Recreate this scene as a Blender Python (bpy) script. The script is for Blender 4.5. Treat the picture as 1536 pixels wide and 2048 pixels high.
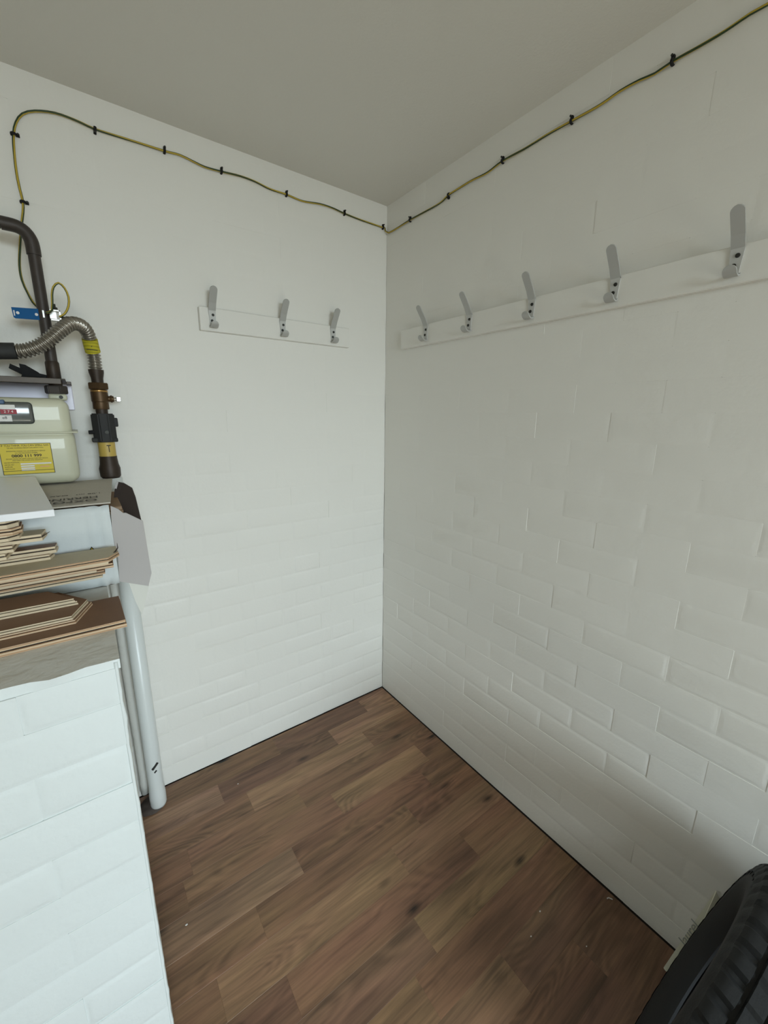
import bpy, bmesh, math, random
from mathutils import Vector, Matrix, noise
PI = math.pi
S = bpy.context.scene
for o in list(bpy.data.objects): bpy.data.objects.remove(o)
C = S.collection
random.seed(11)

# ---------------------------------------------------------------- camera, world, light, exposure
CAM = Vector((-1.1436, -1.5653, 1.4175)); FPX = 821.4
yaw, pit, roll = .6309, .2298, .0103
fw = Vector((math.sin(yaw)*math.cos(pit), math.cos(yaw)*math.cos(pit), -math.sin(pit)))
r0 = Vector((math.cos(yaw), -math.sin(yaw), 0)); u0 = r0.cross(fw)
rt = math.cos(roll)*r0 + math.sin(roll)*u0
up = -math.sin(roll)*r0 + math.cos(roll)*u0
cd = bpy.data.cameras.new('camera'); cam = bpy.data.objects.new('camera', cd); C.objects.link(cam)
M = Matrix((rt, up, -fw)).transposed().to_4x4(); M.translation = CAM
cam.matrix_world = M
cd.sensor_fit = 'VERTICAL'; cd.sensor_height = 24; cd.lens = 24*FPX/2048; cd.clip_start = .02
S.camera = cam
W = bpy.data.worlds.new('world'); S.world = W; W.use_nodes = True
W.node_tree.nodes['Background'].inputs[0].default_value = (.80, .93, 1, 1)
W.node_tree.nodes['Background'].inputs[1].default_value = .35
def area(name, loc, rot, sx, sy, e, col):
    ld = bpy.data.lights.new(name, 'AREA'); ld.shape = 'RECTANGLE'; ld.size = sx; ld.size_y = sy; ld.energy = e; ld.color = col
    lo = bpy.data.objects.new(name, ld); C.objects.link(lo); lo.location = loc; lo.rotation_euler = rot
# daylight outside the open doorway: open sky beyond it and sunlit paving in front of it
area('doorway_daylight', (-1.15, -6.0, 3.9), (math.radians(90), 0, 0), 2.6, 5.0, 930, (.79, .93, 1.0))
area('sunlit_paving', (-.85, -4.5, -.02), (math.radians(180), 0, 0), 2.2, 1.9, 70, (1.0, .96, .78))
S.view_settings.view_transform = 'Standard'; S.view_settings.look = 'None'
S.view_settings.exposure = 0; S.view_settings.gamma = 1; S.view_settings.use_curve_mapping = False

def AT(px, py, ax, v):
    """point of the photograph's ray on the real plane axis=v"""
    d = fw + rt*((px-768)/FPX) + up*((1024-py)/FPX)
    return CAM + d*((v-CAM[ax])/d[ax])

# ---------------------------------------------------------------- materials
def lin(c): return tuple(((x/255+.055)/1.055)**2.4 if x/255 > .04045 else x/255/12.92 for x in c) + (1,)
def mat(name, col, rough=.6, metal=0, bump=0, bscale=60, var=0, vscale=8, coat=0, raw=False):
    m = bpy.data.materials.new(name); m.use_nodes = True; N = m.node_tree.nodes; L = m.node_tree.links
    b = N['Principled BSDF']; c = col+(1,) if raw else lin(col)
    b.inputs['Base Color'].default_value = c; b.inputs['Roughness'].default_value = rough; b.inputs['Metallic'].default_value = metal
    if coat: b.inputs['Coat Weight'].default_value = coat
    tc = N.new('ShaderNodeTexCoord')
    if var:
        n = N.new('ShaderNodeTexNoise'); n.inputs['Scale'].default_value = vscale; n.inputs['Detail'].default_value = 6
        L.new(tc.outputs['Object'], n.inputs['Vector'])
        mx = N.new('ShaderNodeMix'); mx.data_type = 'RGBA'
        mx.inputs[6].default_value = tuple(x*(1-var) for x in c[:3])+(1,); mx.inputs[7].default_value = tuple(min(1, x*(1+var)) for x in c[:3])+(1,)
        L.new(n.outputs['Fac'], mx.inputs[0]); L.new(mx.outputs[2], b.inputs['Base Color'])
    if bump:
        n = N.new('ShaderNodeTexNoise'); n.inputs['Scale'].default_value = bscale; n.inputs['Detail'].default_value = 5
        L.new(tc.outputs['Object'], n.inputs['Vector'])
        bp = N.new('ShaderNodeBump'); bp.inputs['Strength'].default_value = 1; bp.inputs['Distance'].default_value = bump
        L.new(n.outputs['Fac'], bp.inputs['Height']); L.new(bp.outputs[0], b.inputs['Normal'])
    return m
def paint(name, col, d1=.0012, s1=14, d2=.00035, s2=120, rough=.55):
    m = bpy.data.materials.new(name); m.use_nodes = True; N = m.node_tree.nodes; L = m.node_tree.links
    b = N['Principled BSDF']; b.inputs['Roughness'].default_value = rough
    g = N.new('ShaderNodeNewGeometry')
    n1 = N.new('ShaderNodeTexNoise'); n1.inputs['Scale'].default_value = s1; n1.inputs['Detail'].default_value = 3
    n2 = N.new('ShaderNodeTexNoise'); n2.inputs['Scale'].default_value = s2; n2.inputs['Detail'].default_value = 4
    n3 = N.new('ShaderNodeTexNoise'); n3.inputs['Scale'].default_value = 1.7; n3.inputs['Detail'].default_value = 2
    for n in (n1, n2, n3): L.new(g.outputs['Position'], n.inputs['Vector'])
    b1 = N.new('ShaderNodeBump'); b1.inputs['Distance'].default_value = d1; L.new(n1.outputs['Fac'], b1.inputs['Height'])
    b2 = N.new('ShaderNodeBump'); b2.inputs['Distance'].default_value = d2; L.new(n2.outputs['Fac'], b2.inputs['Height'])
    L.new(b1.outputs[0], b2.inputs['Normal']); L.new(b2.outputs[0], b.inputs['Normal'])
    mx = N.new('ShaderNodeMix'); mx.data_type = 'RGBA'; c = lin(col)
    mx.inputs[6].default_value = tuple(x*.965 for x in c[:3])+(1,); mx.inputs[7].default_value = c
    L.new(n3.outputs['Fac'], mx.inputs[0]); L.new(mx.outputs[2], b.inputs['Base Color'])
    return m
def wood_floor():
    m = bpy.data.materials.new('oak_vinyl'); m.use_nodes = True; N = m.node_tree.nodes; L = m.node_tree.links
    b = N['Principled BSDF']; b.inputs['Roughness'].default_value = .42
    tc = N.new('ShaderNodeTexCoord'); oi = N.new('ShaderNodeObjectInfo')
    off = N.new('ShaderNodeVectorMath'); off.operation = 'MULTIPLY_ADD'
    cmb = N.new('ShaderNodeCombineXYZ')
    for i in range(3): L.new(oi.outputs['Random'], cmb.inputs[i])
    L.new(cmb.outputs[0], off.inputs[0]); off.inputs[1].default_value = (37, 53, 19); L.new(tc.outputs['Object'], off.inputs[2])
    def sc(v):
        q = N.new('ShaderNodeVectorMath'); q.operation = 'MULTIPLY'; q.inputs[1].default_value = v; L.new(off.outputs[0], q.inputs[0]); return q.outputs[0]
    def nz(v, s=1, det=5, dist=0):
        n = N.new('ShaderNodeTexNoise'); n.inputs['Scale'].default_value = s; n.inputs['Detail'].default_value = det; n.inputs['Distortion'].default_value = dist
        L.new(sc(v), n.inputs['Vector']); return n.outputs['Fac']
    def mth(op, a, bb=None, cl=False):
        q = N.new('ShaderNodeMath'); q.operation = op; q.use_clamp = cl
        for i, x in enumerate((a, bb)):
            if x is None: continue
            if isinstance(x, (int, float)): q.inputs[i].default_value = x
            else: L.new(x, q.inputs[i])
        return q.outputs[0]
    def mr(x, a, bb, c, d):
        q = N.new('ShaderNodeMapRange'); L.new(x, q.inputs[0])
        for i, v in enumerate((a, bb, c, d)): q.inputs[i+1].default_value = v
        return q.outputs[0]
    fine = nz((9, 210, 9), 1, 6)                       # pores
    grain = nz((3.2, 46, 3), 1, 6, .6)
    band = nz((1.6, 13, 2), 1, 3, .3)
    rings = mth('SINE', mth('MULTIPLY', nz((2.6, 9.5, 1), 1, 1.2, .3), 95))
    ringmask = mr(nz((2.2, 7, 1), 1, 1), .47, .60, 0, 1)
    vo = N.new('ShaderNodeTexVoronoi'); vo.inputs['Scale'].default_value = 1; vo.inputs['Randomness'].default_value = 1; L.new(sc((5.2, 13, 5)), vo.inputs['Vector'])
    vsel = N.new('ShaderNodeSeparateColor'); L.new(vo.outputs['Color'], vsel.inputs[0])
    knot = mth('MULTIPLY', mr(vo.outputs['Distance'], .04, .19, 1, 0), mr(vsel.outputs[0], .32, .36, 0, 1))
    halo = mth('MULTIPLY', mr(vo.outputs['Distance'], .05, .5, 1, 0), mr(vsel.outputs[0], .32, .7, 0, 1))
    v = mth('ADD', mr(grain, .32, .68, -.30, .22), mr(fine, .3, .7, -.17, .14))
    v = mth('ADD', v, mr(band, .3, .7, -.20, .22))
    v = mth('ADD', v, mth('MULTIPLY', mth('MULTIPLY', rings, ringmask), .13))
    v = mth('SUBTRACT', v, mth('MULTIPLY', knot, .62)); v = mth('SUBTRACT', v, mth('MULTIPLY', halo, .20))
    v = mth('ADD', v, 1)
    mul = N.new('ShaderNodeVectorMath'); mul.operation = 'SCALE'; L.new(oi.outputs['Color'], mul.inputs[0]); L.new(v, mul.inputs['Scale'])
    # warm / greenish drift inside a plank
    hs = N.new('ShaderNodeHueSaturation'); L.new(mul.outputs[0], hs.inputs['Color']); L.new(mr(nz((1.8, 9, 1), 1, 2), .3, .7, .492, .512), hs.inputs['Hue'])
    L.new(hs.outputs[0], b.inputs['Base Color'])
    bp = N.new('ShaderNodeBump'); bp.inputs['Distance'].default_value = .0003; L.new(fine, bp.inputs['Height']); L.new(bp.outputs[0], b.inputs['Normal'])
    L.new(mr(grain, .2, .8, .5, .36), b.inputs['Roughness'])
    return m
def stripes(name, c1, c2, scale, axis='Z', rough=.7):
    m = bpy.data.materials.new(name); m.use_nodes = True; N = m.node_tree.nodes; L = m.node_tree.links
    b = N['Principled BSDF']; b.inputs['Roughness'].default_value = rough
    tc = N.new('ShaderNodeTexCoord'); w = N.new('ShaderNodeTexWave'); w.bands_direction = axis; w.inputs['Scale'].default_value = scale; w.inputs['Distortion'].default_value = 1.2
    L.new(tc.outputs['Object'], w.inputs[0]); mx = N.new('ShaderNodeMix'); mx.data_type = 'RGBA'
    mx.inputs[6].default_value = lin(c1); mx.inputs[7].default_value = lin(c2); L.new(w.outputs['Fac'], mx.inputs[0]); L.new(mx.outputs[2], b.inputs['Base Color'])
    return m

WALL = paint('white_masonry_paint', (238, 236, 229))
CEIL = paint('ceiling_paint', (224, 222, 214), .0006, 30, .0006, 160)
LEDGE = paint('grey_plaster', (216, 215, 208), .004, 22, .0012, 90)
BLOCKP = paint('white_block_paint', (222, 228, 227), .0025, 16, .0005, 110)
RAILP = paint('rail_paint', (236, 234, 227), .0004, 30, .0002, 140)
PIPEP = paint('pipe_gloss_paint', (222, 226, 224), .0006, 25, .0002, 200, .3)
DARK = mat('dark_gap', (30, 24, 20), .9)
OAK = wood_floor()
M_ALU = mat('satin_aluminium', (182, 182, 178), .5, .15)
M_ALU2 = mat('hook_edge', (196, 196, 192), .5, .10)
M_SCREW = mat('dull_screw', (58, 58, 54), .5, .7)
M_BLACK = mat('black_plastic', (12, 12, 13), .8)
M_GREEN = mat('earth_green', (40, 62, 30), .5)
M_YEL = mat('earth_yellow', (186, 160, 50), .5)
M_PIPE = mat('dark_iron', (62, 55, 50), .5, .25, .0003, 90, .35, 30)
M_PIPE2 = mat('weathered_copper', (58, 47, 38), .5, .35, .0002, 90, .35, 40)
M_BRASS = mat('aged_brass', (84, 64, 42), .45, .6, .0001, 90, .35, 40)
M_BRASS2 = mat('bright_brass', (176, 138, 84), .3, .8)
M_STEEL = mat('corrugated_steel', (158, 152, 142), .3, .85)
M_GOV = mat('dark_grey_cast', (44, 44, 44), .7, .1, .0003, 150)
M_TAPE = stripes('yellow_gas_tape', (196, 184, 40), (160, 152, 30), 40)
M_TAPE2 = mat('aged_yellow_tape', (196, 168, 84), .45)
M_CHROME = mat('zinc', (180, 178, 172), .3, .85)
M_BLUE = mat('blue_tag', (0, 84, 140), .8)
M_METER = mat('meter_cream', (205, 204, 180), .45, 0, .0002, 60, .03, 6, .2)
M_YLAB = mat('label_yellow', (214, 190, 30), .45)
M_INK = mat('ink_black', (22, 20, 16), .6)
M_RED = mat('label_red', (150, 28, 44), .5)
M_WHITE = mat('label_white', (225, 222, 218), .5)
M_LENS = mat('smoky_window', (92, 94, 90), .15, 0, 0, 60, .25, 60, .5)
M_GLUE = mat('backing_sheet', (238, 234, 250), .3)
M_CARD = mat('cardboard_grey', (186, 180, 168), .8, 0, .0004, 200, .06, 30)
M_CARDW = mat('cardboard_white', (206, 212, 212), .6, 0, .0006, 70, .06, 18)
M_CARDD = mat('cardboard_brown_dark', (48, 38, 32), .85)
M_CARDP = mat('cardboard_flap', (178, 174, 172), .7)
M_PANEL = mat('white_melamine', (240, 242, 246), .4)
M_PLY = stripes('ply_edge', (214, 190, 158), (176, 138, 104), 60, 'Z')
M_PLYP = mat('pale_core', (216, 198, 168), .7, 0, .0004, 300, .1, 60)
M_TOPB = mat('walnut_face', (118, 88, 66), .5, 0, 0, 60, .12, 30)
M_TOPP = mat('pale_backing', (190, 180, 154), .7, 0, .0003, 200, .08, 50)
M_TOPM = mat('oak_face', (150, 122, 92), .55, 0, 0, 60, .12, 40)
M_TYRE = mat('tyre_rubber', (15, 16, 17), .75, 0, .0006, 220, .2, 20)
M_TYRES = mat('tyre_sidewall', (13, 13, 14), .72, 0, .0003, 300, .2, 20)
M_CREAM = mat('cream_card', (206, 204, 184), .65, 0, .0004, 120)
M_RAFF = mat('old_caulk', (92, 92, 84), .8, 0, .001, 90, .3, 60)

# ---------------------------------------------------------------- helpers
def link(name, bm, m, parent=None, smooth=False, ang=None, loc=None):
    me = bpy.data.meshes.new(name); bm.to_mesh(me); bm.free()
    for x in (m if isinstance(m, (list, tuple)) else [m]): me.materials.append(x)
    if smooth:
        me.polygons.foreach_set('use_smooth', [True]*len(me.polygons))
        if ang:
            me.set_sharp_from_angle(angle=math.radians(ang))
    o = bpy.data.objects.new(name, me); C.objects.link(o)
    if parent is not None: o.parent = parent
    if loc is not None: o.location = loc
    return o
def empty(name, loc=(0, 0, 0), rz=0):
    o = bpy.data.objects.new(name, None); o.empty_display_size = .05; C.objects.link(o); o.location = loc; o.rotation_euler.z = rz; return o
def tag(o, label=None, cat=None, group=None, kind=None):
    for k, v in (('label', label), ('category', cat), ('group', group), ('kind', kind)):
        if v: o[k] = v
    return o
def adopt(parent, *ch):
    """children built in world coordinates under an Empty whose base is not the origin"""
    mi = Matrix.Translation(parent.location).inverted()
    for c in ch:
        c.parent = parent; c.matrix_parent_inverse = mi
def box(bm, x0, x1, y0, y1, z0, z1, bev=0, seg=2, mi=0):
    r = bmesh.ops.create_cube(bm, size=1); vs = r['verts']
    bmesh.ops.scale(bm, vec=(abs(x1-x0), abs(y1-y0), abs(z1-z0)), verts=vs)
    bmesh.ops.translate(bm, vec=((x0+x1)/2, (y0+y1)/2, (z0+z1)/2), verts=vs)
    fs = {f for v in vs for f in v.link_faces}
    for f in fs: f.material_index = mi
    if bev:
        es = list({e for v in vs for e in v.link_edges})
        bmesh.ops.bevel(bm, geom=es, offset=bev, segments=seg, profile=.5, affect='EDGES')
    return bm
def nb(): return bmesh.new()
def ring_frame(t):
    a = Vector((0, 0, 1)) if abs(t.z) < .9 else Vector((1, 0, 0))
    u = t.cross(a).normalized(); return u, t.cross(u).normalized()
def sweep(bm, pts, rad, seg=10, caps=True, mifun=None, twist=0):
    pts = [Vector(p) for p in pts]; n = len(pts); rings = []; u = None
    for i, p in enumerate(pts):
        t = (pts[min(i+1, n-1)]-pts[max(i-1, 0)]).normalized()
        if u is None: u, v = ring_frame(t)
        else:
            u = (u - t*u.dot(t)).normalized(); v = t.cross(u)
        r = rad[i] if isinstance(rad, (list, tuple)) else rad
        rings.append([bm.verts.new(p + u*r*math.cos(2*PI*k/seg+twist*i) + v*r*math.sin(2*PI*k/seg+twist*i)) for k in range(seg)])
    for i in range(n-1):
        for k in range(seg):
            f = bm.faces.new((rings[i][k], rings[i][(k+1) % seg], rings[i+1][(k+1) % seg], rings[i+1][k]))
            if mifun: f.material_index = mifun(k)
    if caps: bm.faces.new(rings[0][::-1]); bm.faces.new(rings[-1])
    return bm
def smoothpath(pts, step=.01):
    P = [Vector(p) for p in pts]; P = [P[0]*2-P[1]] + P + [P[-1]*2-P[-2]]; out = []
    for i in range(1, len(P)-2):
        a, b, c, d = P[i-1:i+3]; k = max(2, int((c-b).length/step))
        for j in range(k):
            t = j/k
            out.append(.5*((2*b)+(c-a)*t+(2*a-5*b+4*c-d)*t*t+(3*b-a-3*c+d)*t**3))
    out.append(P[-2]); return out
def cyl(bm, p, q, r, seg=16, r2=None):
    return sweep(bm, [p, q], [r, r2 if r2 is not None else r], seg)
def lathe_z(bm, x, y, prof, seg=24):
    """prof: (z, r)"""
    return sweep(bm, [(x, y, z) for z, r in prof], [max(r, .0002) for z, r in prof], seg)
def prism(bm, pts, vec, mi_side=1, mi_cap=0):
    """pts planar polygon, extruded by vec"""
    a = [bm.verts.new(p) for p in pts]; b = [bm.verts.new(Vector(p)+Vector(vec)) for p in pts]; n = len(a)
    f = bm.faces.new(a); f.material_index = mi_cap; f = bm.faces.new(b[::-1]); f.material_index = mi_cap
    for i in range(n):
        f = bm.faces.new((a[i], b[i], b[(i+1) % n], a[(i+1) % n])); f.material_index = mi_side
    bmesh.ops.recalc_face_normals(bm, faces=bm.faces); return bm
def text_mesh(name, s, size, m, parent, mw, align='CENTER', sx=1, depth=.0002, bold=0):
    cu = bpy.data.curves.new(name, 'FONT'); cu.body = s; cu.size = size; cu.align_x = align; cu.align_y = 'CENTER'; cu.extrude = depth; cu.offset = bold
    tmp = bpy.data.objects.new(name, cu); C.objects.link(tmp)
    me = bpy.data.meshes.new_from_object(tmp); bpy.data.objects.remove(tmp)
    me.materials.clear(); me.materials.append(m); me.transform(Matrix.Diagonal((sx, 1, 1, 1)))
    o = bpy.data.objects.new(name, me); C.objects.link(o)
    me.transform(mw)
    if parent is not None:
        adopt(parent, o)
    return o
FRONT = Matrix(((1, 0, 0, 0), (0, 0, -1, 0), (0, 1, 0, 0), (0, 0, 0, 1)))   # text facing -y

# ---------------------------------------------------------------- structure
H = 2.26; CO = H/30                     # thirty brick courses
XL, YF = -2.15, -3.4; DL, DR = -1.42, -.42                    # hidden left wall, front wall with the doorway
def brick_mesh(w, h, g, seed):
    rnd = random.Random(seed); bm = nb()
    def ring(inset, n, jit, k=3, rad=.012):
        rad = max(.001, rad); out = []
        x0, x1, z0, z1 = inset, w-inset, inset, h-inset
        js = [rnd.uniform(-jit, jit) for _ in range(4)]
        x0 += js[0]; x1 += js[1]; z0 += js[2]*.6; z1 += js[3]*.6
        for cx, cz, a0 in ((x1-rad, z1-rad, 0), (x0+rad, z1-rad, PI/2), (x0+rad, z0+rad, PI), (x1-rad, z0+rad, 1.5*PI)):
            for i in range(k):
                a = a0+(PI/2)*i/(k-1)
                out.append(bm.verts.new((cx+rad*math.cos(a), n, cz+rad*math.sin(a))))
        return out
    r0_ = ring(0, g, 0, 3, .0012); s0 = ring(0, .012, 0, 3, .0012); r00 = ring(0, g, 0, 3, .0012)
    r1 = ring(.0028, g*.82, .001, 3, .008); r2 = ring(.0065, g*.25, .0016, 3, .012); r3 = ring(.0105, 0, .002, 3, .013)
    n = len(r0_)
    def bridge(a, b, sm=True):
        for i in range(n):
            f = bm.faces.new((a[i], b[i], b[(i+1) % n], a[(i+1) % n])); f.smooth = sm
    bridge(r00, s0, False); bridge(r1, r0_); bridge(r2, r1); bridge(r3, r2)
    f = bm.faces.new(r3[::-1]); f.smooth = True
    bm.faces.new(s0)
    bmesh.ops.recalc_face_normals(bm, faces=bm.faces)
    me = bpy.data.meshes.new('brick'); bm.to_mesh(me); bm.free(); return me
BM = {}
def brick(parent, m, w, h, u, z, g, rz, org, lift=0, name='brick'):
    key = (round(w, 4), round(h, 4), g, random.randrange(5), m.name)
    if key not in BM:
        BM[key] = brick_mesh(w, h, g, hash(key[:4]) & 0xffff); BM[key].materials.append(m)
    o = bpy.data.objects.new(name, BM[key]); C.objects.link(o); o.parent = parent
    c, s = math.cos(rz), math.sin(rz)
    o.location = (org[0]+c*u+s*lift*-1*-1, org[1]+s*u-c*lift, z); o.rotation_euler.z = rz
    return o

# back wall (y = 0), Flemish bond, thick white paint
bm = nb(); box(bm, XL-.2, .2, .0115, .2, -.1, H+.05)
wb = tag(link('wall_back', bm, WALL), kind='structure')
HDR, STR = .1222, .2336; PER = HDR+STR
fill = nb()
def relief(z, x, rnd=random):
    t = z/H
    p = (.0019 if t < .36 else (.0015 if t < .52 else (.0010 if t < .66 else .0005)))*(1 if x < 0 else .62)
    return max(.0002, round(p*rnd.choice((.12, .4, .7, 1, 1.2)), 4))
for k in range(30):
    z = k*CO
    u = -1.3
    j0 = -.3525 if k % 2 == 0 else -.5345      # a joint with a header on its left
    # header spans [j0-HDR, j0], stretcher to its left
    edges = []; e = j0
    while e < .3: e += PER
    while e > -1.75:
        edges.append((e-HDR, e)); edges.append((e-PER, e-HDR)); e -= PER
    for a, b in edges:
        b2 = min(b, 0); a2 = a
        if b2-a2 < .03: continue
        if a2 < XL: continue
        g = relief(z, a2)
        q = brick(wb, WALL, b2-a2, CO, a2, z, g, 0, (0, 0, 0), random.uniform(-.0004, .0005))
# right wall (x = 0), stretcher bond
bm = nb(); box(bm, .0115, .2, YF-.1, .2, -.1, H+.05)
wr = tag(link('wall_right', bm, WALL), kind='structure')
for k in range(30):
    z = k*CO
    e = -.117 if k % 2 == 0 else -.0125-.2235
    st = 0
    v = [0]
    while e > YF+.1: v.append(e); e -= .2245
    v.append(YF)
    for a, b in zip(v[:-1], v[1:]):
        w_ = round(a-b, 4)
        if w_ < .02: continue
        g = relief(z, 0)
        if k == 0: g = .0006
        brick(wr, WALL, w_, CO, -a, z, g, -PI/2, (0, 0, 0), random.uniform(-.0004, .0005))
# ceiling and the hidden parts of the shell, doorway in the front wall
bm = nb(); box(bm, XL-.2, .2, YF-.2, .2, H, H+.15)
tag(link('ceiling', bm, CEIL), kind='structure')
bm = nb(); box(bm, XL-.15, XL, YF-.1, .1, -.1, H+.05)
tag(link('wall_left', bm, WALL), kind='structure')
bm = nb(); box(bm, XL-.15, DL, YF-.12, YF, -.1, H+.05); box(bm, DR, .2, YF-.12, YF, -.1, H+.05); box(bm, DL, DR, YF-.12, YF, 1.99, H+.05)
tag(link('wall_front', bm, WALL), kind='structure')
# floor
bm = nb(); box(bm, XL-.1, .05, YF-.1, .05, -.15, -.0042)
fl = tag(link('floor', bm, DARK), kind='structure')
RW = .0985
rows = {0: [-.17, -.62], 1: [-.392, -.881], 2: [-.268, -.80], 3: [-.638, -1.03], 4: [-.12, -.54, -1.06], 5: [-.192, -.744], 6: [-.336, -.90], 7: [-.472, -1.036],
        8: [-.25, -.888], 9: [-.538, -1.02], 10: [-.617, -1.07], 11: [-.40, -.86], 12: [-.21, -.70], 13: [-.5, -1.0]}
D1, D2, MD, LT, LY, RD, DP, GR = (120, 88, 66), (112, 83, 64), (126, 94, 71), (138, 106, 81), (138, 108, 80), (124, 93, 69), (114, 86, 67), (134, 104, 82)
tone = {0: [LT, D2, D1], 1: [LT, D2, GR], 2: [D1, LT, MD], 3: [MD, MD, D1], 4: [MD, LY, MD, D1], 5: [MD, D1, GR], 6: [D1, RD, MD, DP],
        7: [LT, LY, MD], 8: [MD, MD, D2], 9: [LY, DP, RD], 10: [D1, MD, GR], 11: [D2, LT, MD], 12: [D2, D1, LT], 13: [D2, D2, MD]}
def plank_mesh(w, d):
    bm = nb(); box(bm, -w/2, w/2, -d/2, d/2, -.004, 0)
    es = [e for e in bm.edges if all(v.co.z > -.001 for v in e.verts)]
    bmesh.ops.bevel(bm, geom=es, offset=.0003, segments=1, affect='EDGES')
    me = bpy.data.meshes.new('plank'); bm.to_mesh(me); bm.free(); me.materials.append(OAK); return me
for r in range(-1, 34):
    y1 = -.0165-RW*r; y0 = y1-RW
    if y1 > -.0065: y1 = -.0065
    if y0 < YF+.004: break
    if r == -1: cuts = [-.45, -1.0]
    else: cuts = rows.get(r, [-.3-.31*(r % 3), -1.0-.2*(r % 2)])
    xs = [-.0065]+cuts+[XL+.004]
    tn = tone.get(r, [D1, MD, D2, MD])
    for i, (a, b) in enumerate(zip(xs[:-1], xs[1:])):
        bb = b
        o = bpy.data.objects.new('plank', plank_mesh(a-bb, y1-y0)); C.objects.link(o); o.parent = fl
        o.location = ((a+bb)/2, (y0+y1)/2, random.uniform(-.0002, 0))
        c = tn[i % len(tn)]; f = random.uniform(1.10, 1.20)
        o.color = tuple(x*f for x in lin(c)[:3])+(1,)

# low brick wall at the left with a plastered ledge on top
ZT = 1.037; BX, BY = -1.146, -.851
bm = nb(); box(bm, XL, BX+.002, BY+.004, .012, -.01, ZT-.014)
lw = tag(link('wall_plinth', bm, BLOCKP), kind='structure')
bm = nb()
# ledge slab with an uneven front edge
nx = 46; top = []; bot = []; bk = []
for i in range(nx+1):
    x = XL+.002+(BX+.006-XL)*i/nx
    j = noise.noise(Vector((x*16, 0, 3)))*.010+noise.noise(Vector((x*60, 0, 9)))*.003
    if abs(x+1.218) < .028: j -= .012*(1-abs(x+1.218)/.028)
    top.append(bm.verts.new((x, BY+.007+j, ZT))); bot.append(bm.verts.new((x, BY+.003, ZT-.016))); bk.append((bm.verts.new((x, -.001, ZT)), bm.verts.new((x, -.001, ZT-.016))))
for i in range(nx):
    bm.faces.new((top[i], top[i+1], bk[i+1][0], bk[i][0])); bm.faces.new((bot[i], bot[i+1], top[i+1], top[i])).material_index = 1
    bm.faces.new((bk[i][1], bk[i+1][1], bot[i+1], bot[i]))
    bm.faces.new((bk[i][0], bk[i+1][0], bk[i+1][1], bk[i][1]))
bm.faces.new((top[-1], bot[-1], bk[-1][1], bk[-1][0])); bm.faces.new((top[0], bk[0][0], bk[0][1], bot[0]))
bmesh.ops.recalc_face_normals(bm, faces=bm.faces)
link('ledge', bm, [LEDGE, BLOCKP], lw, True, 40)
bc = .0777
for k in range(14):
    zt = ZT-.014-bc*k+(.014 if k else .0); z0 = ZT-bc*(k+1)
    h_ = zt-z0
    if z0 < -.02: z0 = 0; h_ = zt
    e = BX-(.119 if k % 2 == 0 else .232); v = [BX]
    while e > XL: v.append(e); e -= .232
    for a, b in zip(v[:-1], v[1:]):
        g = round(random.choice((.0008, .0016, .0026)), 4)
        brick(lw, BLOCKP, round(a-b, 4), round(h_, 4), b, z0, g, 0, (0, BY, 0), random.uniform(-.0008, .0010))
# bricks of its right side face
for k in range(14):
    zt = ZT-.014 if k == 0 else ZT-bc*k; z0 = max(0, ZT-bc*(k+1))
    v = [BY+.012]; e = BY+(.232 if k % 2 == 0 else .119)
    while e < -.12: v.append(e); e += .232
    v.append(-.002)
    for a, b in zip(v[:-1], v[1:]):
        brick(lw, LEDGE, round(b-a, 4), round(zt-z0, 4), a, z0, .003, PI/2, (BX+.006, 0, 0), 0)
# ragged painted corner: drips of white paint on the edge
bm = nb()
pp = []; n = 60
for i in range(n+1):
    z = ZT-.004-i*(ZT-.010)/n
    w1 = .0006+.0016*max(0, noise.noise(Vector((z*22, 1, 2))))+.0010*noise.noise(Vector((z*70, 4, 2)))
    pp.append((Vector((BX+.0015+w1, BY+.0032, z)), w1+.0022))
sweep(bm, [p for p, r in pp], [max(.0025, r) for p, r in pp], 8)
link('corner_edge', bm, BLOCKP, lw, True)

# ---------------------------------------------------------------- hook rails and coat hooks
bm = nb(); box(bm, -.776, -.199, -.018, .006, 1.690, 1.764, .002, 1)
tag(link('hook_rail', bm, RAILP), 'short white painted board on the back wall carrying three coat hooks', 'hook rail')
bm = nb(); box(bm, -.018, .006, -2.0, -.130, 1.688, 1.762, .002, 1)
tag(link('hook_rail', bm, RAILP), 'long white painted board along the right wall carrying five coat hooks', 'hook rail')

def strip_mesh(path, wid, th, endround=True):
    """flat bar bent along path in the local YZ plane, width along X; ends rounded"""
    bm = nb(); P = [Vector((0, p[0], p[1])) for p in path]; n = len(P); L = [0]
    for i in range(1, n): L.append(L[-1]+(P[i]-P[i-1]).length)
    T = L[-1]; prev = None
    for i in range(n):
        t = (P[min(i+1, n-1)]-P[max(i-1, 0)]).normalized(); nn = Vector((0, t.z, -t.y))
        d = min(L[i], T-L[i]) if endround == 2 else T-L[i]; h = wid/2
        w = h if d >= h else max(.001, math.sqrt(max(0, h*h-(h-d)**2)))
        q = [bm.verts.new(P[i]+Vector((sx*w, 0, 0))+nn*(sn*th/2)) for sx, sn in ((-1, -1), (1, -1), (1, 1), (-1, 1))]
        if prev:
            for k in range(4): bm.faces.new((prev[k], prev[(k+1) % 4], q[(k+1) % 4], q[k]))
        else: bm.faces.new(q[::-1])
        prev = q
    bm.faces.new(prev); bmesh.ops.recalc_face_normals(bm, faces=bm.faces); return bm
def refine(path, step=.0015):
    out = []
    for a, b in zip(path[:-1], path[1:]):
        a, b = Vector(a), Vector(b); k = max(1, int((b-a).length/step)); out += [a+(b-a)*(i/k) for i in range(k)]
    out.append(Vector(path[-1])); return out
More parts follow.
